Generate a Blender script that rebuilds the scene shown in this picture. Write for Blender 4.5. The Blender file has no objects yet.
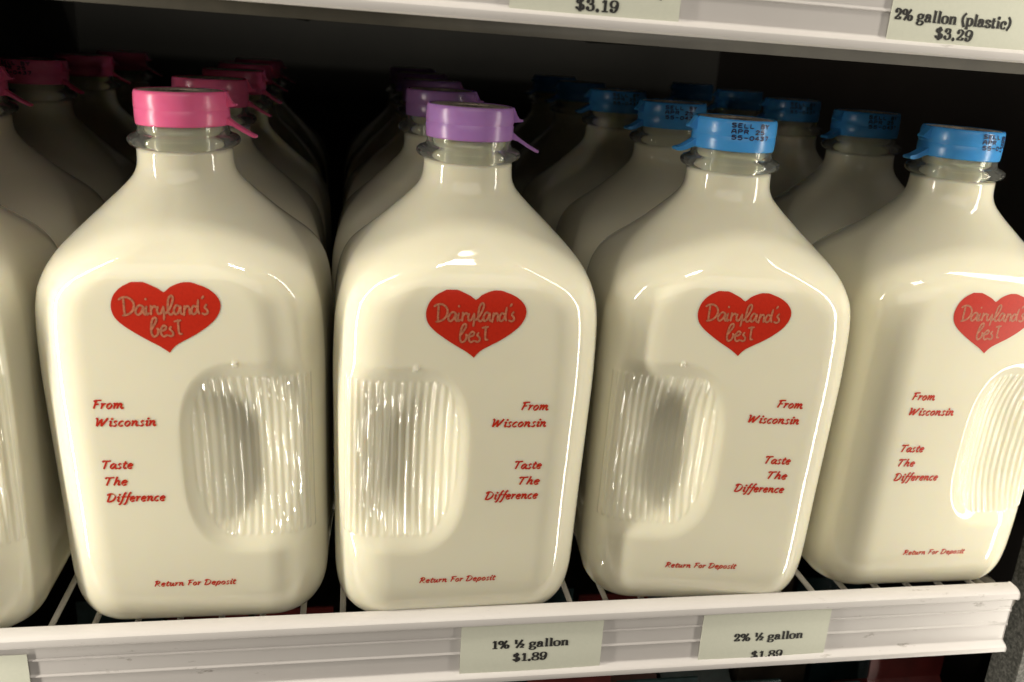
import bpy, math, random
import numpy as np
random.seed(7); rng = np.random.default_rng(3)
PI = math.pi
S = bpy.context.scene
COL = S.collection

# ------------------------------------------------------------------ materials
def nt(name):
    m = bpy.data.materials.new(name); m.use_nodes = True
    n = m.node_tree; b = n.nodes['Principled BSDF']
    return m, n, b
def noise_node(n, scale, detail=4, rough=.6, coord='Object', vscale=None):
    tc = n.nodes.new('ShaderNodeTexCoord'); no = n.nodes.new('ShaderNodeTexNoise')
    no.inputs['Scale'].default_value = scale; no.inputs['Detail'].default_value = detail
    no.inputs['Roughness'].default_value = rough
    if vscale:
        mp = n.nodes.new('ShaderNodeMapping'); mp.inputs['Scale'].default_value = vscale
        n.links.new(tc.outputs[coord], mp.inputs['Vector']); n.links.new(mp.outputs['Vector'], no.inputs['Vector'])
    else:
        n.links.new(tc.outputs[coord], no.inputs['Vector'])
    return no
def ramp(n, src, stops):
    r = n.nodes.new('ShaderNodeValToRGB'); e = r.color_ramp.elements
    while len(e) < len(stops): e.new(.5)
    for k, (p, c) in enumerate(stops):
        e[k].position = p; e[k].color = (*c, 1) if len(c) == 3 else c
    n.links.new(src, r.inputs['Fac']); return r
def plastic(name, col, rough=.35, spec=.5, sss=0, var=.08, coat=0, scale=60, bump=0):
    m, n, b = nt(name)
    no = noise_node(n, scale)
    lo = tuple(c*(1-var) for c in col); hi = tuple(min(1, c*(1+var)) for c in col)
    r = ramp(n, no.outputs['Fac'], [(.3, lo), (.7, hi)])
    n.links.new(r.outputs['Color'], b.inputs['Base Color'])
    b.inputs['Roughness'].default_value = rough
    b.inputs['Specular IOR Level'].default_value = spec
    b.inputs['Coat Weight'].default_value = coat
    if sss:
        b.inputs['Subsurface Weight'].default_value = sss
        b.inputs['Subsurface Radius'].default_value = (1, .5, .4)
        b.inputs['Subsurface Scale'].default_value = .002
    if bump:
        bp = n.nodes.new('ShaderNodeBump'); bp.inputs['Strength'].default_value = bump
        bp.inputs['Distance'].default_value = .0004
        n.links.new(no.outputs['Fac'], bp.inputs['Height']); n.links.new(bp.outputs['Normal'], b.inputs['Normal'])
    return m
M = {}
def milk_mat():
    m, n, b = nt('milk_in_glass')
    no = noise_node(n, 14, 3)
    r = ramp(n, no.outputs['Fac'], [(.3, (.790, .755, .590)), (.7, (.815, .780, .615))])
    n.links.new(r.outputs['Color'], b.inputs['Base Color'])
    b.inputs['Roughness'].default_value = .6
    b.inputs['Specular IOR Level'].default_value = .15
    b.inputs['Subsurface Weight'].default_value = .6
    b.inputs['Subsurface Radius'].default_value = (1.0, .8, .45)
    b.inputs['Subsurface Scale'].default_value = .006
    b.inputs['Coat Weight'].default_value = 1
    b.inputs['Coat IOR'].default_value = 1.52
    b.inputs['Coat Roughness'].default_value = .03
    # slight waviness of moulded glass, only in the coat
    no2 = noise_node(n, 26, 2, .5); bp = n.nodes.new('ShaderNodeBump')
    bp.inputs['Strength'].default_value = .40; bp.inputs['Distance'].default_value = .0005
    n.links.new(no2.outputs['Fac'], bp.inputs['Height'])
    no3 = noise_node(n, 900, 3, .7); bp2 = n.nodes.new('ShaderNodeBump')
    bp2.inputs['Strength'].default_value = .05; bp2.inputs['Distance'].default_value = .00003
    n.links.new(no3.outputs['Fac'], bp2.inputs['Height']); n.links.new(bp.outputs['Normal'], bp2.inputs['Normal'])
    at = n.nodes.new('ShaderNodeAttribute'); at.attribute_name = 'rib'; bp3 = n.nodes.new('ShaderNodeBump')
    bp3.inputs['Strength'].default_value = 1; bp3.inputs['Distance'].default_value = .00075
    n.links.new(at.outputs['Fac'], bp3.inputs['Height']); n.links.new(bp2.outputs['Normal'], bp3.inputs['Normal'])
    n.links.new(bp3.outputs['Normal'], b.inputs['Coat Normal'])
    # faint scuffs and smears on the glass
    no4 = noise_node(n, 55, 8, .75); rr = ramp(n, no4.outputs['Fac'], [(.55, (.012,)*3), (.85, (.14,)*3)])
    n.links.new(rr.outputs['Color'], b.inputs['Coat Roughness'])
    return m
M['milk'] = milk_mat()
def glass_mat():
    m, n, b = nt('clear_bottle_glass')
    b.inputs['Base Color'].default_value = (.95, .97, .92, 1)
    b.inputs['Transmission Weight'].default_value = .95
    b.inputs['Roughness'].default_value = .02
    b.inputs['IOR'].default_value = 1.40
    no = noise_node(n, 90, 2); bp = n.nodes.new('ShaderNodeBump'); bp.inputs['Strength'].default_value = .25
    bp.inputs['Distance'].default_value = .0004
    n.links.new(no.outputs['Fac'], bp.inputs['Height']); n.links.new(bp.outputs['Normal'], b.inputs['Normal'])
    return m
M['glass'] = glass_mat()
def enamel():
    m, n, b = nt('red_enamel_print')
    no = noise_node(n, 700, 6, .75)
    r = ramp(n, no.outputs['Fac'], [(.25, (.42, .016, .004)), (.5, (.50, .018, .004)), (.8, (.54, .024, .006))])
    n.links.new(r.outputs['Color'], b.inputs['Base Color'])
    b.inputs['Roughness'].default_value = .35; b.inputs['Coat Weight'].default_value = .6
    b.inputs['Coat Roughness'].default_value = .08
    return m
M['enamel'] = enamel()
M['letter'] = plastic('bare_lettering_in_emblem', (.43, .15, .08), .4, coat=.5, var=.35, scale=900)
M['pink'] = plastic('pink_cap_plastic', (1.0, .17, .37), .26, sss=.4, var=.05)
M['purple'] = plastic('purple_cap_plastic', (.41, .21, .52), .26, sss=.4, var=.05)
M['blue'] = plastic('blue_cap_plastic', (.07, .335, .74), .26, sss=.4, var=.05)
M['ink'] = plastic('dark_date_ink', (.01, .012, .05), .5, var=.3)
M['tag_ink'] = plastic('black_tag_ink', (.018, .017, .016), .7, var=.3)
def seal():
    m, n, b = nt('printed_cap_seal')
    no = noise_node(n, 650, 4, .7, vscale=(1, 1, 1))
    r = ramp(n, no.outputs['Fac'], [(.42, (.06, .045, .04)), (.50, (.85, .72, .58)), (.8, (.9, .8, .66))])
    n.links.new(r.outputs['Color'], b.inputs['Base Color']); b.inputs['Roughness'].default_value = .3
    return m
M['seal'] = seal()
def rail_mat():
    m, n, b = nt('scuffed_white_plastic')
    no = noise_node(n, 12, 5, .6); r = ramp(n, no.outputs['Fac'], [(.3, (.59, .560, .545)), (.7, (.63, .605, .590))])
    # scuffs: short dark scratches along the rail
    n2 = noise_node(n, 1, 8, .75, vscale=(70, 260, 260))
    r2 = ramp(n, n2.outputs['Fac'], [(.0, (1, 1, 1)), (.60, (1, 1, 1)), (.68, (.52, .50, .47))])
    n3 = noise_node(n, 1, 3, .5, vscale=(9, 30, 30))
    r3 = ramp(n, n3.outputs['Fac'], [(.46, (0, 0, 0)), (.56, (1, 1, 1))])
    mx = n.nodes.new('ShaderNodeMix'); mx.data_type = 'RGBA'
    mx.inputs[6].default_value = (1, 1, 1, 1)
    n.links.new(r3.outputs['Color'], mx.inputs[0]); n.links.new(r2.outputs['Color'], mx.inputs[7])
    mu = n.nodes.new('ShaderNodeMix'); mu.data_type = 'RGBA'; mu.blend_type = 'MULTIPLY'; mu.inputs[0].default_value = 1
    n.links.new(r.outputs['Color'], mu.inputs[6]); n.links.new(mx.outputs[2], mu.inputs[7])
    n.links.new(mu.outputs[2], b.inputs['Base Color'])
    b.inputs['Roughness'].default_value = .42
    return m
M['rail'] = rail_mat()
M['wire'] = plastic('white_coated_wire', (.33, .31, .27), .35, var=.15, scale=40)
M['dull_metal'] = plastic('dull_grey_metal', (.065, .058, .042), .5, var=.3, scale=30)
def paper():
    m, n, b = nt('pale_green_tag_paper')
    no = noise_node(n, 500, 6, .7); r = ramp(n, no.outputs['Fac'], [(.3, (.67, .685, .575)), (.75, (.71, .72, .61))])
    n.links.new(r.outputs['Color'], b.inputs['Base Color']); b.inputs['Roughness'].default_value = .75
    b.inputs['Specular IOR Level'].default_value = .25
    return m
M['paper'] = paper()
M['dark'] = plastic('dark_cooler_lining', (.010, .0095, .007), .7, var=.4, scale=8)
M['darkred'] = plastic('dark_red_side_panel', (.007, .005, .004), .5, var=.3, scale=10)
def speck():
    m, n, b = nt('speckled_grey_post')
    no = noise_node(n, 420, 6, .8); r = ramp(n, no.outputs['Fac'], [(.35, (.02, .024, .02)), (.5, (.09, .09, .08)), (.7, (.25, .24, .22))])
    n.links.new(r.outputs['Color'], b.inputs['Base Color']); b.inputs['Roughness'].default_value = .8
    return m
M['speck'] = speck()
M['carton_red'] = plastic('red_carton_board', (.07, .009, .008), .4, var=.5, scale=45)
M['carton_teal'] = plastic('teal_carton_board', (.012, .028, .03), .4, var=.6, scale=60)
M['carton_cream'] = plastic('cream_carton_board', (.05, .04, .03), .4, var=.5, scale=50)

# ------------------------------------------------------------------ mesh helpers
def mesh(name, V, F, smooth=True):
    me = bpy.data.meshes.new(name); me.from_pydata([tuple(map(float, v)) for v in V], [], F); me.update()
    if smooth: me.polygons.foreach_set('use_smooth', [True]*len(me.polygons))
    return me
def link(name, me, mat=None, parent=None):
    o = bpy.data.objects.new(name, me); COL.objects.link(o)
    if mat and not me.materials: me.materials.append(mat)
    if parent: o.parent = parent
    return o
def tag(o, label=None, cat=None, group=None, kind=None):
    for k, v in (('label', label), ('category', cat), ('group', group), ('kind', kind)):
        if v: o[k] = v
def empty(name, loc):
    o = bpy.data.objects.new(name, None); o.location = loc; o.empty_display_size = .02; COL.objects.link(o); return o
def box_vf(x0, x1, y0, y1, z0, z1, off=0):
    V = [(x, y, z) for z in (z0, z1) for y in (y0, y1) for x in (x0, x1)]
    F = [[0, 2, 3, 1], [4, 5, 7, 6], [0, 1, 5, 4], [2, 6, 7, 3], [0, 4, 6, 2], [1, 3, 7, 5]]
    return V, [[i+off for i in f] for f in F]
def join(parts):
    V = []; F = []
    for v, f in parts:
        o = len(V); V += list(v); F += [[i+o for i in q] for q in f]
    return V, F
def tube(pts, r, seg=8):
    pts = [np.array(p, float) for p in pts]; V = []; F = []
    for i, p in enumerate(pts):
        t = pts[min(i+1, len(pts)-1)]-pts[max(i-1, 0)]; t /= np.linalg.norm(t)
        a = np.cross(t, (0, 0, 1) if abs(t[2]) < .9 else (1, 0, 0)); a /= np.linalg.norm(a); b = np.cross(t, a)
        for k in range(seg):
            V.append(p+r*(math.cos(2*PI*k/seg)*a+math.sin(2*PI*k/seg)*b))
    for i in range(len(pts)-1):
        for k in range(seg):
            F.append([i*seg+k, i*seg+(k+1) % seg, (i+1)*seg+(k+1) % seg, (i+1)*seg+k])
    F.append(list(range(seg))); F.append([(len(pts)-1)*seg+k for k in range(seg)][::-1])
    return V, F
def lathe(prof, seg=72, close=True):
    V = []; F = []; n = len(prof)
    for r, z in prof:
        for k in range(seg): V.append((r*math.cos(2*PI*k/seg), r*math.sin(2*PI*k/seg), z))
    for i in range(n if close else n-1):
        j = (i+1) % n
        for k in range(seg):
            F.append([i*seg+k, i*seg+(k+1) % seg, j*seg+(k+1) % seg, j*seg+k])
    return V, F
def crom(pts, n=8):
    P = [np.array(p, float) for p in pts]; out = []
    if len(P) < 3:
        return [P[0]+(P[-1]-P[0])*t for t in np.linspace(0, 1, n)]
    P = [2*P[0]-P[1]]+P+[2*P[-1]-P[-2]]
    for i in range(1, len(P)-2):
        a, b, c, d = P[i-1:i+3]
        for t in np.linspace(0, 1, n, endpoint=False):
            out.append(.5*((2*b)+(c-a)*t+(2*a-5*b+4*c-d)*t*t+(3*b-a-3*c+d)*t**3))
    out.append(P[-2]); return out
def extrude_x(poly, x0, x1, nseg=40):
    n = len(poly); V = []; F = []
    xs = np.linspace(x0, x1, nseg+1)
    # softened ends
    for k, x in enumerate(xs):
        for (y, z) in poly: V.append((x, y, z))
    for k in range(nseg):
        for i in range(n):
            j = (i+1) % n; F.append([k*n+i, k*n+j, (k+1)*n+j, (k+1)*n+i])
    F.append(list(range(n))); F.append([nseg*n+i for i in range(n)][::-1])
    return V, F

# ------------------------------------------------------------------ stroke lettering
class Ink:
    """flat lettering from pen strokes: quads in 2-D, later mapped on to a surface by f(u, v, lift)"""
    def __init__(s): s.V = []; s.F = []; s.k = 0
    def stroke(s, pts, A, B, ang=0, smooth=True, cap=0, n=7):
        P = crom(pts, n) if smooth else [np.array(p, float) for p in pts]
        if not smooth:
            Q = []
            for a, b in zip(P[:-1], P[1:]): Q += [a+(b-a)*t for t in (0, .33, .67)]
            P = Q+[P[-1]]
        if cap:
            d0 = P[0]-P[1]; d1 = P[-1]-P[-2]
            P[0] = P[0]+d0/(np.linalg.norm(d0)+1e-9)*cap; P[-1] = P[-1]+d1/(np.linalg.norm(d1)+1e-9)*cap
        o = len(s.V); s.k += 1; ca, sa = math.cos(ang), math.sin(ang)
        for i, p in enumerate(P):
            t = P[min(i+1, len(P)-1)]-P[max(i-1, 0)]; L = np.linalg.norm(t)
            t = t/L if L > 1e-9 else np.array([1., 0]); nx, ny = -t[1], t[0]
            u = nx*ca+ny*sa; v = -nx*sa+ny*ca
            w = math.sqrt((A*u)**2+(B*v)**2)
            if cap and i in (0, len(P)-1): w *= .6
            lift = (s.k % 40)*1.2e-6+i*1.5e-7
            s.V.append((p[0]+nx*w, p[1]+ny*w, lift)); s.V.append((p[0]-nx*w, p[1]-ny*w, lift))
        for i in range(len(P)-1):
            a = o+2*i; s.F.append([a, a+2, a+3, a+1])
    def dot(s, c, r):
        o = len(s.V); s.k += 1
        for k in range(10): s.V.append((c[0]+r*math.cos(k*PI/5), c[1]+r*math.sin(k*PI/5), (s.k % 40)*1.2e-6))
        s.F.append(list(range(o, o+10)))
    def build(s, name, f):
        return mesh(name, [f(*v) for v in s.V], s.F, smooth=False)

# glyph = (advance, strokes); c: curved, l: straight polyline, d: dot
SC = {  # brush italic
 'a': (.50, [('c', [(.40, .40), (.26, .47), (.09, .32), (.07, .10), (.18, .02), (.32, .16), (.42, .44)]), ('c', [(.42, .44), (.37, .14), (.43, .02), (.53, .08)])]),
 'c': (.42, [('c', [(.38, .38), (.28, .46), (.11, .34), (.07, .14), (.17, .01), (.36, .08)])]),
 'e': (.45, [('c', [(.09, .22), (.28, .26), (.37, .38), (.26, .47), (.10, .34), (.08, .12), (.19, .01), (.38, .09)])]),
 'f': (.36, [('c', [(.46, .76), (.36, .84), (.27, .68), (.20, .30), (.12, -.10), (.02, -.26), (-.08, -.20)]), ('l', [(.08, .44), (.40, .46)])]),
 'h': (.52, [('l', [(.20, .82), (.09, .0)]), ('c', [(.11, .20), (.24, .42), (.37, .44), (.37, .24), (.36, .04), (.50, .08)])]),
 'i': (.26, [('c', [(.06, .36), (.16, .46), (.12, .16), (.14, .02), (.26, .09)]), ('d', (.19, .66))]),
 'm': (.76, [('c', [(.04, .38), (.13, .46), (.09, 0)]), ('c', [(.11, .22), (.24, .44), (.34, .42), (.31, .0)]), ('c', [(.33, .22), (.46, .44), (.58, .42), (.55, .14), (.60, .02), (.74, .10)])]),
 'n': (.54, [('c', [(.04, .38), (.13, .46), (.09, 0)]), ('c', [(.11, .22), (.25, .44), (.38, .42), (.34, .14), (.39, .02), (.52, .10)])]),
 'o': (.46, [('c', [(.27, .46), (.11, .36), (.07, .14), (.17, .01), (.32, .10), (.38, .32), (.27, .46), (.20, .40)])]),
 'p': (.50, [('l', [(.15, .46), (.02, -.26)]), ('c', [(.11, .28), (.26, .47), (.40, .38), (.36, .14), (.22, .01), (.10, .08)])]),
 'r': (.38, [('c', [(.04, .38), (.13, .46), (.09, 0)]), ('c', [(.11, .22), (.22, .42), (.36, .43)])]),
 's': (.38, [('c', [(.34, .40), (.23, .47), (.13, .36), (.20, .25), (.28, .14), (.19, .01), (.03, .06)])]),
 't': (.36, [('c', [(.22, .68), (.13, .22), (.17, .02), (.34, .09)]), ('l', [(.04, .45), (.36, .47)])]),
 'u': (.54, [('c', [(.05, .40), (.14, .46), (.08, .16), (.16, .01), (.30, .14), (.40, .44)]), ('c', [(.40, .44), (.36, .14), (.42, .02), (.52, .09)])]),
 'd': (.54, [('c', [(.40, .40), (.26, .47), (.09, .32), (.07, .10), (.18, .02), (.32, .16), (.42, .44)]), ('c', [(.50, .84), (.40, .30), (.40, .04), (.53, .08)])]),
 'D': (.74, [('l', [(.22, .72), (.10, .02)]), ('c', [(.0, .62), (.20, .76), (.48, .70), (.62, .46), (.52, .16), (.28, .01), (.06, .03)])]),
 'F': (.56, [('c', [(.24, .72), (.14, .02)]), ('c', [(.06, .66), (.26, .73), (.58, .74)]), ('l', [(.16, .39), (.44, .41)])]),
 'R': (.66, [('l', [(.24, .72), (.10, .0)]), ('c', [(.04, .60), (.22, .76), (.46, .70), (.46, .48), (.30, .36), (.18, .36)]), ('c', [(.30, .36), (.44, .10), (.62, .0)])]),
 'T': (.60, [('l', [(.32, .72), (.20, .0)]), ('c', [(.02, .64), (.14, .73), (.36, .71), (.62, .74)])]),
 'W': (.92, [('c', [(.04, .66), (.14, .73), (.15, .50), (.16, .02)]), ('l', [(.16, .02), (.44, .66)]), ('l', [(.44, .66), (.46, .02)]), ('c', [(.46, .02), (.66, .40), (.82, .74)])]),
 ' ': (.28, []),
}
def typeset(ink, G, text, x, y, size, A, B, ang=0, track=0, shear=0, width=None, cap=0, center=False):
    adv = sum(G[c][0]+track for c in text)
    sx = size if width is None else width/adv
    if center: x -= adv*sx/2
    for c in text:
        a, st = G[c]
        for kind, p in st:
            if kind == 'd':
                ink.dot((x+(p[0]+shear*p[1])*sx, y+p[1]*size), A*size*1.25)
            else:
                pts = [(x+(q[0]+shear*q[1])*sx, y+q[1]*size) for q in p]
                ink.stroke(pts, A*size, B*size, ang, kind == 'c', cap*size)
        x += (a+track)*sx

SF = {  # fat serif for price tags
 '1': (.50, [('l', [(.28, .74), (.28, .02)]), ('c', [(.08, .60), (.17, .62), (.26, .73)]), ('l', [(.09, .02), (.46, .02)])]),
 '2': (.56, [('c', [(.11, .56), (.17, .70), (.30, .72), (.43, .58), (.36, .36), (.20, .18), (.09, .06)]), ('l', [(.07, .05), (.46, .05)]), ('l', [(.47, .22), (.45, .03)]), ('d', (.13, .55))]),
 '3': (.56, [('c', [(.11, .58), (.20, .72), (.38, .68), (.38, .48), (.20, .40)]), ('c', [(.22, .40), (.42, .36), (.44, .12), (.26, .01), (.10, .12)]), ('d', (.13, .15)), ('d', (.14, .58))]),
 '8': (.56, [('c', [(.28, .39), (.12, .50), (.14, .68), (.28, .73), (.42, .68), (.43, .50), (.28, .39)]), ('c', [(.28, .39), (.09, .28), (.10, .08), (.28, .01), (.45, .08), (.46, .28), (.28, .39)])]),
 '9': (.56, [('c', [(.44, .46), (.34, .32), (.16, .34), (.09, .52), (.16, .68), (.30, .73), (.44, .64), (.47, .42), (.40, .14), (.26, .01), (.11, .08)]), ('d', (.14, .12))]),
 '.': (.28, [('d', (.13, .05))]),
 '$': (.56, [('c', [(.42, .54), (.30, .70), (.12, .64), (.12, .48), (.28, .39), (.44, .28), (.44, .10), (.28, .01), (.10, .12), (.09, .22)]), ('l', [(.28, .82), (.28, -.09)], )]),
 '%': (.84, [('c', [(.20, .72), (.08, .62), (.08, .46), (.20, .38), (.31, .46), (.31, .62), (.20, .72)]), ('c', [(.62, .34), (.50, .26), (.50, .10), (.62, .01), (.73, .10), (.73, .26), (.62, .34)]), ('l', [(.62, .74), (.20, -.01)])]),
 'h': (.84, [('l', [(.17, .76), (.17, .40)]), ('l', [(.06, .70), (.17, .76)]), ('l', [(.08, .40), (.27, .40)]), ('l', [(.62, .76), (.20, -.02)]), ('c', [(.48, .28), (.58, .36), (.70, .28), (.60, .12), (.48, .02)]), ('l', [(.46, .02), (.76, .02)])]),
 'g': (.56, [('c', [(.25, .50), (.10, .42), (.10, .26), (.25, .18), (.38, .26), (.38, .42), (.25, .50)]), ('c', [(.18, .19), (.07, .10), (.16, .04), (.38, .02), (.46, -.10), (.34, -.22), (.14, -.21), (.06, -.10), (.18, .0)]), ('l', [(.37, .42), (.50, .48)])]),
 'a': (.56, [('c', [(.10, .40), (.18, .49), (.32, .47), (.37, .36), (.37, .04)]), ('c', [(.37, .30), (.18, .26), (.07, .14), (.14, .02), (.26, .03), (.36, .12)]), ('l', [(.36, .02), (.52, .03)]), ('d', (.13, .38))]),
 'l': (.34, [('l', [(.17, .78), (.17, .02)]), ('l', [(.05, .02), (.31, .02)]), ('l', [(.05, .77), (.18, .77)])]),
 'o': (.54, [('c', [(.27, .50), (.10, .42), (.07, .25), (.12, .07), (.27, .0), (.42, .07), (.46, .25), (.42, .42), (.27, .50)])]),
 'n': (.64, [('l', [(.16, .48), (.16, .02)]), ('l', [(.04, .48), (.17, .48)]), ('c', [(.17, .36), (.28, .48), (.43, .46), (.47, .32), (.47, .02)]), ('l', [(.04, .02), (.28, .02)]), ('l', [(.37, .02), (.60, .02)])]),
 'p': (.58, [('l', [(.15, .48), (.15, -.22)]), ('l', [(.03, .48), (.16, .48)]), ('l', [(.03, -.22), (.29, -.22)]), ('c', [(.16, .40), (.28, .50), (.44, .44), (.50, .25), (.44, .05), (.30, -.01), (.16, .08)])]),
 's': (.46, [('c', [(.36, .36), (.27, .49), (.11, .46), (.10, .33), (.24, .25), (.38, .17), (.36, .03), (.20, -.01), (.08, .12)]), ('l', [(.37, .48), (.37, .34)]), ('l', [(.08, .14), (.08, .0)])]),
 't': (.38, [('c', [(.17, .66), (.17, .10), (.24, .0), (.36, .08)]), ('l', [(.03, .47), (.34, .47)])]),
 'i': (.34, [('l', [(.17, .48), (.17, .02)]), ('l', [(.05, .02), (.30, .02)]), ('l', [(.05, .48), (.18, .48)]), ('d', (.16, .69))]),
 'c': (.48, [('c', [(.40, .38), (.30, .49), (.13, .43), (.07, .25), (.13, .05), (.28, -.01), (.42, .10)]), ('d', (.37, .37))]),
 '(': (.34, [('c', [(.30, .82), (.13, .58), (.11, .28), (.28, -.12)])]),
 ')': (.34, [('c', [(.05, .82), (.22, .58), (.24, .28), (.07, -.12)])]),
 ' ': (.30, []),
}
DM = {  # ink-jet dots-style capitals
 'S': [[(.42, .62), (.3, .7), (.12, .66), (.1, .5), (.24, .38), (.42, .28), (.42, .08), (.26, 0), (.08, .08)]],
 'E': [[(.1, 0), (.1, .7)], [(.1, .7), (.42, .7)], [(.1, .37), (.36, .37)], [(.1, 0), (.44, 0)]],
 'L': [[(.1, .7), (.1, 0)], [(.1, 0), (.44, 0)]],
 'B': [[(.1, 0), (.1, .7)], [(.1, .7), (.34, .68), (.4, .54), (.32, .38), (.1, .37)], [(.1, .37), (.38, .34), (.44, .16), (.34, 0), (.1, 0)]],
 'Y': [[(.06, .7), (.26, .36)], [(.46, .7), (.26, .36)], [(.26, .36), (.26, 0)]],
 'A': [[(.06, 0), (.12, .5), (.26, .7), (.4, .5), (.46, 0)], [(.1, .28), (.42, .28)]],
 'P': [[(.1, 0), (.1, .7)], [(.1, .7), (.36, .68), (.44, .52), (.34, .34), (.1, .34)]],
 'R': [[(.1, 0), (.1, .7)], [(.1, .7), (.36, .68), (.44, .52), (.34, .36), (.1, .36)], [(.26, .36), (.46, 0)]],
 '2': [[(.08, .56), (.2, .7), (.38, .66), (.42, .48), (.08, 0)], [(.08, 0), (.46, 0)]],
 '5': [[(.42, .7), (.12, .7)], [(.12, .7), (.1, .4), (.3, .44), (.44, .26), (.34, .02), (.08, .04)]],
 '0': [[(.26, .7), (.1, .56), (.1, .14), (.26, 0), (.42, .14), (.42, .56), (.26, .7)]],
 '4': [[(.34, 0), (.34, .7)], [(.34, .7), (.06, .22)], [(.06, .22), (.46, .22)]],
 '7': [[(.08, .7), (.44, .7)], [(.44, .7), (.2, 0)]],
 '3': [[(.08, .62), (.26, .7), (.42, .56), (.24, .38), (.42, .24), (.3, .0), (.08, .06)]],
 '-': [[(.1, .35), (.42, .35)]], ' ': [],
}
def dm_text(ink, text, x, y, s, w, rot=0, wx=1.0):
    c_, s_ = math.cos(rot), math.sin(rot)
    px = 0
    for ch in text:
        for st in DM[ch]:
            pts = [(x+c_*(px+q[0]*s*wx)-s_*q[1]*s, y+s_*(px+q[0]*s*wx)+c_*q[1]*s) for q in st]
            ink.stroke(pts, w, w, 0, len(st) > 2, w*.5, n=5)
        px += .56*s*wx

# ------------------------------------------------------------------ the bottle body
def sstep(a, b, x):
    t = np.clip((np.asarray(x, float)-a)/(b-a), 0, 1); return t*t*(3-2*t)
PROF = [(.038, -.0008), (.0420, -.0030), (.0460, -.0034), (.0508, -.0021), (.0553, .0018), (.0586, .0082), (.0604, .0170), (.0610, .030), (.0614, .060), (.0622, .100), (.0626, .125),
        (.0622, .145), (.0612, .156), (.0588, .166), (.0552, .1745), (.0503, .1810), (.0440, .1876), (.0375, .1938), (.0310, .1997), (.0264, .2042), (.0236, .2074), (.0219, .2106), (.0212, .2138), (.0209, .2195)]
pp = np.array(crom([(r, z) for r, z in PROF], 24))
PR, PZ = pp[:, 0], pp[:, 1]
iz0 = int(np.argmin(PZ))
def h_of(z): return np.interp(z, PZ[iz0:], PR[iz0:])
HBZ = [.130, .147, .158, .166, .1725, .1785, .1840, .1895, .1950, .2003, .2045, .2078, .2108]
HBV = [.0556, .0557, .0557, .0554, .0541, .0506, .0454, .0399, .0343, .0290, .0253, .0232, .0218]
_hq = np.array(crom(list(zip(HBZ, HBV)), 12))
def hb_of(h, z):
    z = np.asarray(z, float)
    k = sstep(.110, .145, z); q = np.where(z < .110, h-.0070, (h-.0070)*(1-k)+np.interp(z, _hq[:, 0], _hq[:, 1])*k)
    return np.where(z > .2106, h, q)
def rc_of(h, z):
    body = np.maximum(.012, .0270-np.clip(.0606-h, 0, 1)*(z < .05))
    f = sstep(.160, .203, z)
    return body*(1-f)+(h-.0001)*f if np.ndim(z) else float(body*(1-f)+(h-.0001)*f)
def front_y(z):
    h = float(h_of(z)); return -float(hb_of(h, z))
def ring_point(th, h, hb, r):
    """ray at angle th against a rounded rectangle (half sizes h, hb, corner radius r)"""
    c, s = math.cos(th), math.sin(th); ac, as_ = abs(c), abs(s)
    r = min(r, h, hb); fx, fy = h-r, hb-r
    t = h/ac if ac > 1e-9 else 1e9
    if t*as_ <= fy: x, y, nx, ny = t*ac, t*as_, 1, 0
    else:
        t = hb/as_ if as_ > 1e-9 else 1e9
        if t*ac <= fx: x, y, nx, ny = t*ac, t*as_, 0, 1
        else:
            b = ac*fx+as_*fy; cc = fx*fx+fy*fy-r*r; t = b+math.sqrt(max(0, b*b-cc))
            x, y = t*ac, t*as_; nx, ny = (x-fx)/r, (y-fy)/r
    return math.copysign(x, c), math.copysign(y, s), math.copysign(nx, c), math.copysign(ny, s)
def rib_wave(s):
    return .5-.5*math.cos(2*PI*s/.00365)
def grip(x, y, z, s):
    """(recess depth, rib height) of the finger grip at arc position s, height z"""
    cx, cz = .0270, .0868
    ex = (s-cx)/(.0275 if s < cx else .0330); ez = (z-cz)/.0485
    e = (abs(ex)**2.3+abs(ez)**3.2)**(1/2.6)
    w = max(0., 1-e**2.6)**1.7
    if s > cx:
        k = float(sstep(cx, cx+.016, s))
        w = w*(1-k)+k*max(0., 1-abs(ex)**2.4)**1.5*max(0., 1-abs(ez)**3.6)**1.7
    # the left part of the recess is a steep scoop, the right part fades into the corner
    rec = .0104*w
    # ribbed field: flush top line, oval inner end, straight outer end on the corner
    zc = .0865
    ez2 = abs(z-zc)/.0405
    inner = .0040+.0190*(1-math.sqrt(max(0, 1-min(1, ez2)**2.2)))
    if z > zc: inner = .0040+.0120*(1-math.sqrt(max(0, 1-min(1, ez2)**3)))
    m = float(sstep(inner, inner+.0020, s)*(1-sstep(.0595, .0615, s))*sstep(.0462, .0482, z)*(1-sstep(.1258, .1275, z)))
    rib = rib_wave(s)*m+1.3*math.exp(-((s-.0262)/.0011)**6-((z-.1338)/.0013)**6)
    return rec, rib
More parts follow.
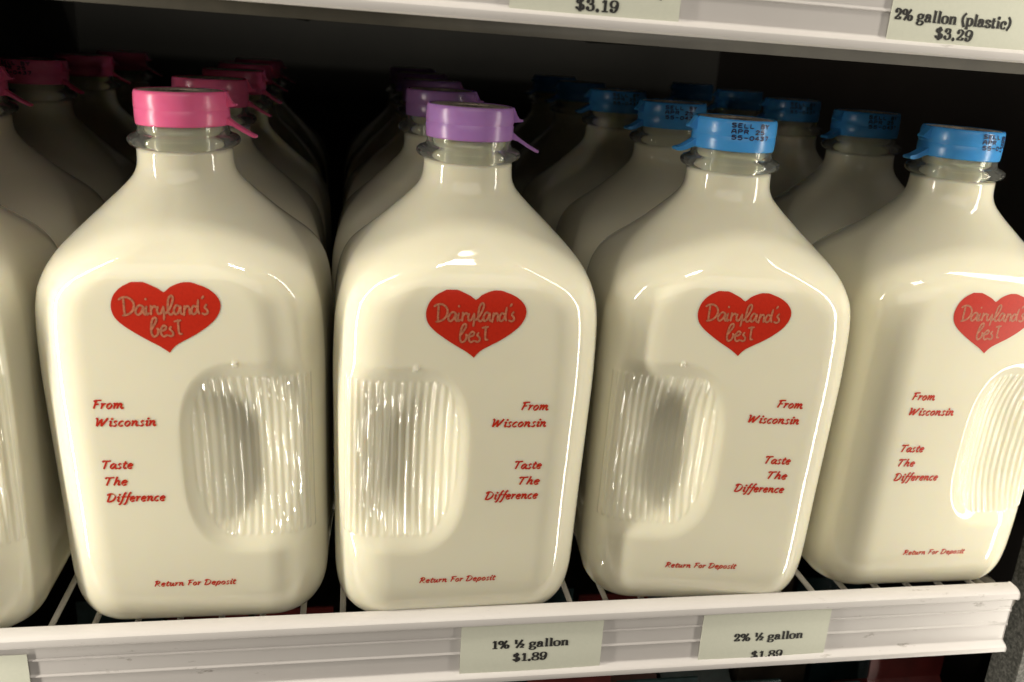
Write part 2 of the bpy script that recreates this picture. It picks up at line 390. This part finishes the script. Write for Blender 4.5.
def make_body():
    # angular samples: dense where the ribs are (x > 0, front and back)
    xs = np.concatenate([np.linspace(-.062, 0, 40, endpoint=False), np.linspace(0, .040, 96, endpoint=False)])
    H, HB = .0625, .0555
    th = []
    for x in np.linspace(-.0355, 0, 26, endpoint=False): th.append(math.atan2(-HB, x))
    for x in np.linspace(0, .0355, 84, endpoint=False): th.append(math.atan2(-HB, x))
    a0, a1 = math.atan2(-HB, .0355), math.atan2(-.0285, H)
    for t in np.linspace(a0, a1, 70, endpoint=False): th.append(t)
    for t in np.linspace(a1, 0, 16, endpoint=False): th.append(t)
    # mirror to the back (positive y), then the far side
    front = th[:]                                     # from (-.0355,-HB) to (H,0)
    right = [-t for t in front][::-1]                 # from (H,0) to (-.0355,HB)
    b0 = math.atan2(HB, -.0355); lft = list(np.linspace(b0, 2*PI+math.atan2(-HB, -.0355), 74))[1:-1]
    T = front+[0.0]+right+lft
    # heights
    d = np.r_[0, np.cumsum(np.hypot(np.diff(PR), np.diff(PZ)))]
    zi = []
    s = 0
    while s < d[-1]:
        zz = np.interp(s, d, PZ)
        zi.append(s)
        s += .00075 if .0435 < zz < .136 and s > .02 else (.0011 if zz < .03 else .0016)
    zi.append(d[-1])
    R = np.interp(zi, d, PR); Zz = np.interp(zi, d, PZ)
    V = []; F = []; n = len(T); RB = []
    rcs = [float(rc_of(float(h), float(z))) for h, z in zip(R, Zz)]
    for h, z, rc in zip(R, Zz, rcs):
        hb = float(hb_of(h, z))
        for t in T:
            x, y, nx, ny = ring_point(t, h, hb, rc)
            rib = 0.
            if x > -.002 and .04 < z < .138 and abs(y) > .012:
                fx = h-rc
                sarc = x if x <= fx else fx+rc*math.atan2(abs(nx), abs(ny))
                rec, rib = grip(x, y, z, sarc)
                sg = 1 if y > 0 else -1
                y -= sg*rec*(1 if x <= fx else max(0, abs(ny)))
                x += nx*rib*.00030; y += ny*rib*.00030
            V.append((x, y, z)); RB.append(rib)
    m = len(R)
    for j in range(m-1):
        for i in range(n):
            F.append([j*n+i, j*n+(i+1) % n, (j+1)*n+(i+1) % n, (j+1)*n+i])
    c0 = len(V); V.append((0, 0, .0)); c1 = len(V); V.append((0, 0, .2196))
    for i in range(n):
        F.append([c0, (i+1) % n, i]); F.append([c1, (m-1)*n+i, (m-1)*n+(i+1) % n])
    me = mesh('bottle_body', V, F); at = me.attributes.new('rib', 'FLOAT', 'POINT'); at.data.foreach_set('value', RB+[0., 0.])
    return me
BODY = make_body(); BODY.materials.append(M['milk'])

NECK = mesh('bottle_neck', *lathe([(.0204, .2199), (.0208, .2203), (.0228, .2208), (.0241, .2217), (.0248, .2231), (.0245, .2246), (.0233, .2257), (.0214, .2264), (.0203, .2271), (.0199, .2284), (.0197, .2400),
                                   (.0192, .2406), (.0182, .2406), (.0177, .2398), (.0176, .2300), (.0176, .2215), (.0178, .2200)], 96))
NECK.materials.append(M['glass'])
FILL = mesh('milk_column', *lathe([(.0002, .21985), (.0166, .21985), (.0170, .2203), (.01725, .2300), (.0169, .2306), (.0002, .2306)], 64)); FILL.materials.append(M['milk'])

# small moulding mark above the grip
def nub_mesh():
    V, F = box_vf(-.0008, .0008, -.0005, .0004, -.0011, .0011); return mesh('moulding_mark', V, F, False)

def cap_meshes():
    prof = [(.0196, .2303), (.02035, .2303), (.02050, .2310), (.02062, .2335), (.02066, .2367), (.02044, .2371), (.02044, .2374), (.02068, .2378), (.02060, .2410), (.02042, .2436), (.02010, .2449), (.01965, .2453),
            (.0192, .2452), (.0189, .2449), (.0188, .2446), (.0010, .2446), (.0010, .2425), (.0190, .2425), (.0196, .2405)]
    shell = mesh('cap_shell', *lathe(prof, 96))
    sp = [(.0, .2441), (.0176, .2441), (.0178, .24395), (.0, .24395)]
    sl = mesh('cap_seal', *lathe([(.0003, .24505), (.0184, .24505), (.0187, .2449), (.0003, .2448)], 64))
    def prism(poly, w, ysh=0):
        n = len(poly); V = [(x, -w/2+ysh+random.uniform(-.0001, .0001), z) for x, z in poly]+[(x, w/2+ysh, z) for x, z in poly]
        F = [list(range(n)), [n+i for i in range(n)][::-1]]+[[i, n+i, n+(i+1) % n, (i+1) % n] for i in range(n)]
        return V, F
    fin = prism([(.0195, .2452), (.0206, .2450), (.0212, .2436), (.0222, .2416), (.0232, .2402), (.0250, .2398), (.0250, .2391), (.0232, .2388), (.0212, .2385), (.0195, .2384)], .0030)
    tail = prism([(.0195, .2340), (.0208, .2336), (.0240, .2312), (.0280, .2288), (.0318, .2268), (.0332, .2262), (.0330, .2252), (.0316, .2255), (.0275, .2275), (.0232, .2300), (.0205, .2306), (.0195, .2306)], .0042)
    tab = mesh('cap_tab', *join([fin, tail]), smooth=False)
    # a fatter, shorter tail (blue caps)
    tail2 = prism([(.0195, .2345), (.0208, .2340), (.0236, .2322), (.0262, .2306), (.0282, .2299), (.0296, .2296), (.0302, .2288), (.0296, .2280), (.0276, .2279), (.0250, .2285), (.0222, .2299), (.0205, .2305), (.0195, .2306)], .0065)
    fin2 = prism([(.0195, .2452), (.0206, .2450), (.0216, .2436), (.0228, .2420), (.0244, .2405), (.0246, .2396), (.0232, .2392), (.0214, .2388), (.0195, .2386)], .0050)
    tab2 = mesh('cap_tab_wide', *join([fin2, tail2]), smooth=False)
    return shell, sl, tab, tab2
SHELL, SEAL, TAB, TAB2 = cap_meshes()
SEAL.materials.append(M['seal'])
def colored(me, mat):
    c = me.copy(); c.materials.clear(); c.materials.append(mat); return c
CAPS = {}
for cn in ('pink', 'purple', 'blue'):
    CAPS[cn] = (colored(SHELL, M[cn]), colored(TAB2 if cn == 'blue' else TAB, M[cn]))
# date print round the cap
def cyl(r): return lambda u, v, l: ((r+l)*math.sin(u/r), -(r+l)*math.cos(u/r), v)
ik = Ink()
for k, tx in enumerate(('SELL BY', 'APR 25', '55-0437')):
    dm_text(ik, tx, -.0088+.0003*k, .2419-.0028*k, .0026, .00028, 0, 2.00)
PRINT = ik.build('date_code', cyl(.02078)); PRINT.materials.append(M['ink'])
ik = Ink()
for k, tx in enumerate(('SELL', 'APR', '55-0')):
    dm_text(ik, tx, -.0035+.0003*k, .2419-.0028*k, .0026, .00028, 0, 2.00)
dm_text(ik, '50437', .0098, .2434, .0030, .00028, -PI/2); dm_text(ik, '525', .0122, .2432, .0034, .00028, -PI/2)
PRINT2 = ik.build('date_code_turned', cyl(.02078)); PRINT2.materials.append(M['ink'])

# emblem and slogans (front face, local x / z)
HEART = [(-0.55, 139.3), (0.94, 141.3), (2.98, 143.1), (6.42, 145.1), (9.86, 146.98), (13.31, 149.2), (16.79, 151.9), (19.45, 154.6), (21.2, 157.6), (21.9, 160.4), (21.5, 162.9), (20.1, 165.2), (18.0, 167.1), (15.4, 168.6), (12.9, 169.5), (10.4, 170.35), (7.6, 170.5), (4.8, 169.8), (1.6, 168.3), (-.95, 166.35), (-3.3, 167.8), (-6.0, 169.1), (-8.61, 170.2), (-11.01, 170.75), (-13.43, 170.6), (-15.88, 169.5), (-17.94, 168.4), (-20.0, 166.6), (-21.5, 164.58), (-22.3, 162.5), (-22.72, 160.42), (-22.65, 158.3), (-22.1, 156.2), (-21.03, 154.29), (-19.52, 152.6), (-17.48, 150.8), (-14.88, 148.9), (-12.26, 147.1), (-9.62, 145.4), (-6.96, 143.8), (-4.29, 142.2), (-2.0, 140.5)]
BEST = [[(-17.4, 163.33), (-17.4, 161.07), (-17.47, 158.69), (-17.36, 156.42)], [(-19.31, 163.01), (-17.9, 163.85), (-15.74, 163.94), (-13.95, 162.6), (-13.33, 160.53), (-14.15, 158.13), (-15.88, 156.62), (-18.19, 156.06)], [(-9.78, 160.09), (-11.11, 160.55), (-12.45, 159.23), (-12.95, 157.43), (-12.04, 156.36), (-10.61, 157.45), (-9.63, 159.97), (-9.78, 157.7), (-9.2, 156.5), (-8.45, 157.11)], [(-8.31, 160.11), (-8.71, 158.19), (-8.38, 156.51), (-7.58, 157.12)], [(-8.48, 163.44), (-8.4, 162.97)], [(-6.6, 160.49), (-6.62, 158.51), (-6.74, 156.53)], [(-6.62, 158.51), (-5.88, 159.78), (-4.99, 160.15), (-4.49, 159.43)], [(-3.8, 159.92), (-4.18, 158.12), (-3.66, 156.74), (-2.59, 157.29), (-1.63, 159.71)], [(-1.6, 160.07), (-1.45, 157.06), (-1.68, 154.16)], [(-0.8, 156.95), (0.79, 158.89), (2.23, 161.91), (2.56, 164.0), (1.84, 164.77), (0.78, 163.38), (0.27, 160.21), (0.38, 157.32), (1.37, 156.49), (2.41, 157.34)], [(5.09, 160.02), (3.91, 160.61), (2.9, 159.21), (2.65, 157.59), (3.42, 156.63), (4.58, 157.73), (5.43, 160.15), (5.35, 157.61), (6.01, 156.53)], [(7.1, 160.4), (6.93, 158.35), (6.65, 156.18)], [(6.93, 158.35), (8.02, 160.17), (8.93, 159.58), (9.01, 156.68)], [(12.04, 159.74), (10.85, 160.33), (9.89, 158.81), (9.92, 157.18), (10.9, 156.76), (12.08, 158.29), (12.85, 162.94)], [(12.85, 162.94), (12.45, 159.02), (12.9, 156.84)], [(15.03, 164.59), (14.43, 163.5)], [(16.09, 160.99), (15.36, 159.65), (16.21, 158.57), (16.38, 157.36), (15.34, 156.62), (14.14, 157.1)], [(-7.28, 149.75), (-5.81, 152.07), (-4.8, 154.25), (-5.46, 155.21), (-6.57, 154.0), (-7.2, 150.96), (-7.26, 148.23), (-6.48, 146.7), (-5.11, 147.32), (-4.4, 149.16), (-4.71, 150.37), (-4.09, 149.65), (-3.2, 149.78)], [(-3.23, 149.29), (-1.66, 149.79), (-1.09, 151.01), (-2.1, 151.61), (-3.18, 150.08), (-3.36, 148.07), (-2.39, 146.73), (-0.91, 147.47)], [(0.91, 151.15), (0.35, 150.04), (1.33, 148.89), (1.54, 147.67), (0.67, 146.87), (-0.42, 147.23)], [(4.01, 154.21), (3.91, 150.44), (4.12, 148.11), (5.22, 147.87)], [(2.42, 153.47), (5.1, 153.98)]]
def on_front(lift): return lambda u, v, l: (u, front_y(v)-lift-l, v)
def heart_mesh():
    # fill as horizontal rows of quads so that it follows the curved glass
    P = np.array(crom([(a/1000, b/1000) for a, b in HEART+[HEART[0]]], 6))
    A, Bv = P[:-1], P[1:]
    zs = np.linspace(P[:, 1].min()+1e-5, P[:, 1].max()-1e-5, 90)
    V = []; F = []
    def spans(z):
        xs = []
        for (x0, z0), (x1, z1) in zip(A, Bv):
            if (z0-z)*(z1-z) < 0 or z0 == z: xs.append(x0+(x1-x0)*(z-z0)/(z1-z0))
        xs = sorted(xs); return [(xs[i], xs[i+1]) for i in range(0, len(xs)-1, 2)]
    rows = [spans(z) for z in zs]
    f = on_front(.00012)
    for k in range(len(zs)-1):
        a, b = rows[k], rows[k+1]
        if not a or not b: continue
        if len(a) == len(b): prs = list(zip(a, b))
        elif len(b) > len(a):
            mid = (b[0][1]+b[1][0])/2; prs = [((a[0][0], mid), b[0]), ((mid, a[0][1]), b[1])]
        else: continue
        for (p, q) in prs:
            o = len(V)
            V += [f(p[0], zs[k], 0), f(p[1], zs[k], 0), f(q[1], zs[k+1], 0), f(q[0], zs[k+1], 0)]
            F.append([o, o+1, o+2, o+3])
    return mesh('emblem_heart', V, F, True)
HM = heart_mesh(); HM.materials.append(M['enamel'])
ik = Ink()
for s_ in BEST: ik.stroke([(a/1000, b/1000) for a, b in s_], .00047, .00047, 0, True, .00025, n=6)
LET = ik.build('emblem_letters', on_front(.00020)); LET.materials.append(M['letter'])
NA, NB, NG = .085, .034, math.radians(-50)
def words_mesh(name, rows):
    ik = Ink()
    for tx, x, z, w, sz in rows:
        typeset(ik, SC, tx, x/1000, z/1000, sz/1000, NA, NB, NG, shear=.22, width=w/1000)
    me = ik.build(name, on_front(.00012)); me.materials.append(M['enamel']); return me
TA1 = words_mesh('slogan_upper', [('From', -35.4, 113.6, 13.4, 5.4), ('Wisconsin', -35.2, 105.2, 26.0, 5.4)])
TA2 = words_mesh('slogan_lower', [('Taste', -34.6, 84.4, 13.6, 5.4), ('The', -34.4, 76.1, 10.2, 5.4), ('Difference', -34.2, 67.8, 25.6, 5.4)])
TA3 = words_mesh('deposit_line', [('Return For Deposit', -17.6, 22.4, 37.2, 3.9)])
TB1 = words_mesh('slogan_upper_b', [('From', 22.3, 113.6, 13.4, 5.4), ('Wisconsin', 9.0, 105.2, 26.3, 5.4)])
TB2 = words_mesh('slogan_lower_b', [('Taste', 21.2, 83.3, 13.6, 5.4), ('The', 23.7, 74.9, 10.8, 5.4), ('Difference', 8.4, 67.3, 25.8, 5.4)])
TB3 = words_mesh('deposit_line_b', [('Return For Deposit', -21.0, 22.4, 37.4, 3.9)])

# ------------------------------------------------------------------ bottles
def build_bottle(colour):
    t = empty('milk_bottle', (0, 0, 0))
    b = link('bottle_body', BODY, None, t)
    link('glass_neck', NECK, None, t); link('milk_fill', FILL, None, t)
    # face A on the -y side: finger grip on its right; face B on the other side: grip on its left
    for k, (a1, a2, a3, rot) in enumerate(((TA1, TA2, TA3, 0), (TB1, TB2, TB3, PI))):
        h = link('heart_emblem', HM, None, t); h.rotation_euler.z = rot
        link('emblem_lettering', LET, None, h)
        for nm, me in (('slogan_text', a1), ('slogan_text', a2), ('deposit_text', a3)):
            o = link(nm, me, None, t); o.rotation_euler.z = rot
    c = link('cap', CAPS[colour][0], None, t)
    link('pull_tab', CAPS[colour][1], None, c)
    link('top_seal', SEAL, None, c)
    return t
protos = {}
def copy_tree(o, parent=None):
    c = o.copy(); COL.objects.link(c)
    if parent: c.parent = parent
    for ch in [q for q in o.children]: copy_tree(ch, c)
    return c
GROUP = 'glass half-gallon milk bottles in rows on the wire shelf'
def place_bottle(colour, x, y, flip, rz, caprz, label, lean=(0, 0), print_=None, prz=0):
    if colour not in protos:
        protos[colour] = build_bottle(colour); t = protos[colour]
    else:
        t = copy_tree(protos[colour])
        for c in [c for c in t.children]:                      # a copied proto never carries the date print
            for q in [q for q in c.children if q.name.startswith('date_print')]: bpy.data.objects.remove(q)
    t.location = (x, y, 0); t.rotation_euler = (lean[0], lean[1], rz+(PI if flip else 0))
    for c in t.children:
        if c.name.startswith('cap'):
            c.rotation_euler.z = caprz-(PI if flip else 0)
            if print_ is not None:
                p = link('date_print', print_, None, c); p.rotation_euler.z = prz-caprz
    tag(t, label, 'milk bottle', GROUP)
    return t
R = math.radians
ORD = ['front', 'second', 'third', 'fourth', 'fifth']
cols = [
 ('pink', 'far-left pink column', [(-.2362, -.003), (-.2400, .109), (-.2400, .222), (-.2390, .335), (-.2370, .448)], False, -8, [0, 0, -1, 1, 0]),
 ('pink', 'pink column behind the leftmost whole bottle', [(-.1040, .0017), (-.1128, .1099), (-.1134, .2205), (-.1187, .3321), (-.1195, .444)], False, -8, [-2.5, 1, -2, 1, 0]),
 ('purple', 'purple column', [(.0189, -.004), (.0173, .1098), (.0204, .2236), (.0200, .335), (.0190, .447)], True, -10, [1, -1, 1, 0, 0]),
 ('blue', 'left blue column', [(.1508, -.0012), (.1587, .1087), (.1554, .2207), (.1540, .332), (.1550, .444)], True, 186, [-5, -3, 2, -1, 0]),
 ('blue', 'right blue column', [(.2777, .0035), (.2893, .1116), (.2922, .2226), (.2956, .3340), (.2940, .446)], False, 182, [.7, 2, -2, 1, 0]),
]
front_labels = [
 'pink-capped milk bottle at the left edge, mostly cut off by the frame',
 'leftmost whole milk bottle, pink cap, finger grip right of the text',
 'milk bottle with the purple cap in the front row, above the 1% tag',
 'front milk bottle with blue cap directly right of the purple-capped one',
 'rightmost front milk bottle, blue cap, grip cut off by the right edge',
]
col_phrase = ['pink-capped milk bottle at the far left, {} in its column',
 'pink-capped milk bottle {} in line behind the leftmost whole bottle',
 'purple-capped milk bottle {} in line behind the front purple one',
 'blue-capped milk bottle {} in line behind the left blue front bottle',
 'blue-capped milk bottle {} in line behind the rightmost front bottle']
for ci, (colr, _, pos, flip, crz, rots) in enumerate(cols):
    for ri, (x, y) in enumerate(pos):
        lab = front_labels[ci] if ri == 0 else col_phrase[ci].format(ORD[ri])
        pr = None; prz = 0
        if colr == 'blue' and ri < 3: pr, prz = (PRINT2, R(2)) if (ci == 4 and ri == 0) else (PRINT, R(2 if ri == 0 else -4))
        if ci == 0 and ri == 2: pr, prz = PRINT, R(-18)
        lean = (0, R([0, -1.3, -.5, -.65, 1.1][ci])) if ri == 0 else (0, 0)
        place_bottle(colr, x, y, flip, R(rots[ri]), R(crz+[0, 6, -9, 4, 12][ri]), lab, lean, pr, prz)

# ------------------------------------------------------------------ shelves
RP = [(-.0555, .0056), (-.0600, .0055), (-.0622, .0050), (-.0636, .0038), (-.0641, .0020), (-.0640, .0006), (-.0633, -.0003), (-.0622, -.0007), (-.0606, -.0010),
      (-.0605, -.0082), (-.0610, -.0087), (-.0610, -.0092), (-.0603, -.0098), (-.0603, -.0172), (-.0609, -.0177), (-.0609, -.0182), (-.0602, -.0188), (-.0602, -.0284),
      (-.0614, -.0292), (-.0633, -.0299), (-.0642, -.0308), (-.0645, -.0322), (-.0641, -.0337), (-.0628, -.0344), (-.0560, -.0345), (-.0540, -.0335), (-.0540, .0040), (-.0545, .0052)]
XE = .3290
def rail_mesh(x0, x1):
    V, F = extrude_x(RP, x0+.0012, x1-.0012, 60)
    n = len(RP); cy = np.mean([p[0] for p in RP]); cz = np.mean([p[1] for p in RP])
    me = mesh('price_rail', V, F, True)
    return me
def add_bevel_shade(o):
    md = o.modifiers.new('edge', 'BEVEL'); md.width = .0004; md.segments = 2; md.limit_method = 'ANGLE'; md.angle_limit = R(50)
def flat(o):
    o.data.polygons.foreach_set('use_smooth', [False]*len(o.data.polygons))
def auto(o, ang=35):
    o.data.polygons.foreach_set('use_smooth', [True]*len(o.data.polygons))
    try: o.data.set_sharp_from_angle(angle=R(ang))
    except Exception: pass
sh = empty('wire_shelf', (0, 0, 0))
tag(sh, 'white wire shelf carrying the milk bottles, with a ridged plastic price rail', 'shelf')
r = link('price_rail', rail_mesh(-.62, XE), M['rail'], sh); auto(r, 30); add_bevel_shade(r)
parts = []
for k in range(-22, 26):
    x = -.1753+.0197*k
    if -.60 < x < .318: parts.append(tube([(x, -.0530, -.0125), (x, -.0515, -.0075), (x, -.048, -.0052), (x, .56, -.0052)], .0015, 8))
link('wire_grid', mesh('shelf_wires', *join(parts)), M['wire'], sh)
parts = [tube([(-.60, y, -.0095), (.322, y, -.0095)], .0028, 10) for y in (-.044, .08, .24, .40, .55)]
parts.append(tube([(.322, -.050, -.006), (.322, .56, -.006)], .0030, 10))
for y in (-.030, -.018, -.004, .012): parts.append(tube([(.300, y, -.0055), (.326, y+.004, -.0055), (.336, y+.006, -.010)], .0020, 8))
parts.append(tube([(.334, -.052, -.010), (.334, .30, -.010)], .0036, 10))
link('cross_bar', mesh('shelf_bars', *join(parts)), M['wire'], sh)

up = empty('wire_shelf', (0, 0, .3165)); up.rotation_euler.y = R(.75)
tag(up, 'upper shelf with a white price rail above the milk bottles', 'shelf')
r = link('price_rail', rail_mesh(-.62, XE), M['rail'], up); auto(r, 30); add_bevel_shade(r)
parts = []
for k in range(-22, 26):
    x = -.1713+.0197*k
    if -.60 < x < .318: parts.append(tube([(x, -.050, -.0240), (x, .56, -.0240)], .0015, 8))
link('wire_grid', mesh('upper_wires', *join(parts)), M['wire'], up)
parts = [tube([(-.60, y, -.0285), (.33, y, -.0285)], .0030, 10) for y in (.02, .10, .24, .40, .55)]
parts.append(box_vf(-.60, .33, -.0520, -.0490, -.0392, -.0260))
for x in (-.08, .21): parts.append(tube([(x, -.048, -.033), (x, .55, -.033)], .0035, 8))
link('cross_bar', mesh('upper_bars', *join(parts)), M['dull_metal'], up)
link('shelf_pan', mesh('upper_light_block', *box_vf(-.60, .33, -.050, .58, -.0215, -.0195), smooth=False), M['dark'], up)  # solid sheet added over the wires to block light from above

# price tags in the rails
def price_tag(name, x0, x1, z0, z1, rows, label, tilt=0, zc=0):
    t = empty(name, ((x0+x1)/2, -.06135, (z0+z1)/2)); t.rotation_euler.y = tilt
    cx, cz = (x0+x1)/2, (z0+z1)/2
    # card: very slightly bowed sheet
    N = 14; V = []; F = []
    for i in range(N+1):
        u = i/N; x = x0+(x1-x0)*u-cx; bow = -.00035*math.sin(u*PI)
        for (dy, z) in ((-.00015, z0-cz), (-.00015, z1-cz), (.00015, z1-cz), (.00015, z0-cz)): V.append((x, dy+bow, z))
    for i in range(N):
        for k in range(4): F.append([i*4+k, i*4+(k+1) % 4, (i+1)*4+(k+1) % 4, (i+1)*4+k])
    F.append([0, 1, 2, 3]); F.append([N*4+k for k in (3, 2, 1, 0)])
    link('card', mesh('tag_card', V, F, False), M['paper'], t)
    ik = Ink()
    for tx, x, z, w, sz in rows:
        typeset(ik, SF, tx, x-cx, z-cz, sz, .108, .045, 0, width=w, center=True)
    hw = (x1-x0)/2
    f = lambda u, v, l: (u, -.00025-l-.00035*math.sin(min(1, max(0, (u+hw)/(2*hw)))*PI), v)
    link('tag_text', ik.build('tag_lettering', f), M['tag_ink'], t)
    tag(t, label, 'price tag', 'pale green price tags in the shelf rails')
    return t
price_tag('price_tag', .0207, .0935, -.0302, -.0005, [('1% h gallon', .0561, -.0152, .0400, .0062), ('$1.89', .0563, -.0232, .0178, .0062)], 'lower rail price tag reading 1% half gallon, below the purple-capped bottle')
price_tag('price_tag', .1472, .2187, -.0330, -.0015, [('2% h gallon', .1850, -.0187, .0395, .0062), ('$1.89', .1856, -.0302, .0180, .0062)], 'lower rail price tag reading 2% half gallon, its price partly hidden by the lip')
price_tag('price_tag', -.2480, -.1795, -.0345, -.0048, [('1% h gallon', -.2150, -.0195, .0400, .0062), ('$1.89', -.2150, -.0285, .0180, .0062)], 'price tag cut off at the bottom left corner')
price_tag('price_tag', .0277, .0980, .2842, .3140, [('1% gallon (plastic)', .0633, .2948, .0550, .0060), ('$3.19', .0633, .2879, .0180, .0060)], 'upper rail price tag reading $3.19, cut off by the top edge', R(.6))
price_tag('price_tag', .1912, .2700, .2825, .3120, [('2% gallon (plastic)', .2205, .2923, .0555, .0060), ('$3.29', .2222, .2860, .0180, .0060)], 'upper rail price tag reading 2% gallon and $3.29, at the top right', R(.9))

# ------------------------------------------------------------------ cooler shell
def struct(name, V, F, mat, label=None):
    o = link(name, mesh(name, V, F, False), mat); o['kind'] = 'structure'
    return o
struct('back_wall', *box_vf(-.95, .60, .64, .66, -.75, .62), M['dark'])
struct('side_wall', *box_vf(.395, .41, -.035, .64, -.75, .62), M['darkred'])
struct('light_block_wall', *box_vf(-.335, -.325, -.035, .64, -.75, .62), M['dark'])  # unseen panel, added to keep the left lamp off the rear bottles
struct('floor', *box_vf(-.95, .60, -.06, .66, -.77, -.75), M['dark'])
po = link('door_post', mesh('post', *box_vf(.352, .392, -.052, -.030, -.75, .62), smooth=False), M['speck'])
add_bevel_shade(po)
tag(po, 'speckled dark grey cooler post beyond the right end of the shelf rail', 'post')

# cartons on the shelf below, seen in slivers under the rail and through the wires
def carton(x, y, w, d, h, mat, label):
    t = empty('milk_carton', (x, y, -.345))
    b = link('carton_body', mesh('carton_box', *box_vf(-w/2, w/2, -d/2, d/2, 0, h), smooth=False), mat, t); add_bevel_shade(b)
    V = [(-w/2, -d/2, h), (w/2, -d/2, h), (w/2, d/2, h), (-w/2, d/2, h), (-w/2, 0, h+d*.42), (w/2, 0, h+d*.42)]
    V += [(-w/2, -.0008, h+d*.42), (w/2, -.0008, h+d*.42), (w/2, .0008, h+d*.42+.016), (-w/2, .0008, h+d*.42+.016), (-w/2, -.0008, h+d*.42+.016), (w/2, -.0008, h+d*.42+.016)]
    F = [[0, 1, 5, 4], [2, 3, 4, 5], [0, 4, 3], [1, 2, 5], [6, 7, 11, 10], [10, 11, 8, 9], [9, 8, 5, 4]]
    link('gable_top', mesh('carton_top', V, F, False), mat, t)
    tag(t, label, 'carton', 'cartons on the shelf below')
lower = empty('wire_shelf', (0, 0, -.345))
tag(lower, 'lower shelf under the cartons, mostly hidden below the price rail', 'shelf')
link('shelf_pan', mesh('lower_pan', *box_vf(-.60, .33, -.05, .56, -.004, -.001), smooth=False), M['dull_metal'], lower)
kinds = [('carton_red', 'red'), ('carton_teal', 'dark teal'), ('carton_cream', 'cream'), ('carton_red', 'red')]
seq = [1, 2, 1, 1, 3, 0, 1, 1, 1, 0]
names = ['seen through the wires at the bottom left', 'below the gap beside the leftmost whole bottle', 'below the pink-capped front bottle', 'under the gap left of the purple-capped bottle', 'below the 1% tag',
         'below the gap between both tags', 'below the 2% tag', 'below the rightmost front bottle', 'near the right rail end', 'nearest the grey post']
for i in range(10):
    for j in range(2):
        x = -.185+.0565*i; kd = kinds[seq[(i+3*j) % 10]]
        carton(x, .005+.10*j, .052, .075, .190+.006*((i*7+j*3) % 4), M[kd[0]], '{} carton {}{}'.format(kd[1], names[i], '' if j == 0 else ', second row'))

# ------------------------------------------------------------------ light
w = bpy.data.worlds.new('World'); S.world = w; w.use_nodes = True
w.node_tree.nodes['Background'].inputs['Color'].default_value = (1, .88, .70, 1)
w.node_tree.nodes['Background'].inputs['Strength'].default_value = .05
def area(name, loc, target, sx, sy, power, col, spread=180):
    l = bpy.data.lights.new(name, 'AREA'); l.shape = 'RECTANGLE'; l.size = sx; l.size_y = sy; l.energy = power; l.color = col; l.spread = R(spread)
    o = bpy.data.objects.new(name, l); COL.objects.link(o); o.location = loc
    from mathutils import Vector
    o.rotation_euler = (Vector(target)-Vector(loc)).to_track_quat('-Z', 'Y').to_euler()
    return o
WARM = (1, .93, .80)
area('left_tube_lamp', (-.50, -.150, .50), (.05, -.03, .50), .022, 2.0, 10.2, WARM)
area('right_tube_lamp', (.46, -.16, .50), (.1, .0, .50), .030, 2.0, 3.9, WARM)
area('ceiling_lamp', (.10, -.37, 1.30), (.08, -.04, .2), .22, .10, 4.0, WARM)
area('aisle_lamp', (-.20, -1.7, 1.40), (.05, 0, .1), 2.4, 1.3, 15, (1, .93, .82))

# ------------------------------------------------------------------ camera
cam = bpy.data.cameras.new('camera'); co = bpy.data.objects.new('camera', cam); COL.objects.link(co)
f, yaw, pit, rol = 905.134, .18034, .320088, .061875
cy, sy, cp, sp, cr, sr = math.cos(yaw), math.sin(yaw), math.cos(pit), math.sin(pit), math.cos(rol), math.sin(rol)
fw = np.array([sy*cp, cy*cp, -sp]); rt = np.array([cy, -sy, 0]); u_ = np.cross(rt, fw)
rr = cr*rt+sr*u_; uu = -sr*rt+cr*u_
from mathutils import Matrix
mw = Matrix.Identity(4)
for i in range(3):
    mw[i][0] = rr[i]; mw[i][1] = uu[i]; mw[i][2] = -fw[i]
mw[0][3], mw[1][3], mw[2][3] = -.03165, -.43819, .27482
co.matrix_world = mw
cam.sensor_width = 36; cam.lens = f*36/1024; cam.clip_start = .01; cam.clip_end = 50
cam.dof.use_dof = True; cam.dof.focus_distance = .44; cam.dof.aperture_fstop = 11
S.camera = co
S.view_settings.view_transform = 'Standard'; S.view_settings.look = 'None'; S.view_settings.exposure = 0; S.view_settings.gamma = 1
try:
    S.cycles.max_bounces = 8; S.cycles.use_denoising = True
except Exception: pass
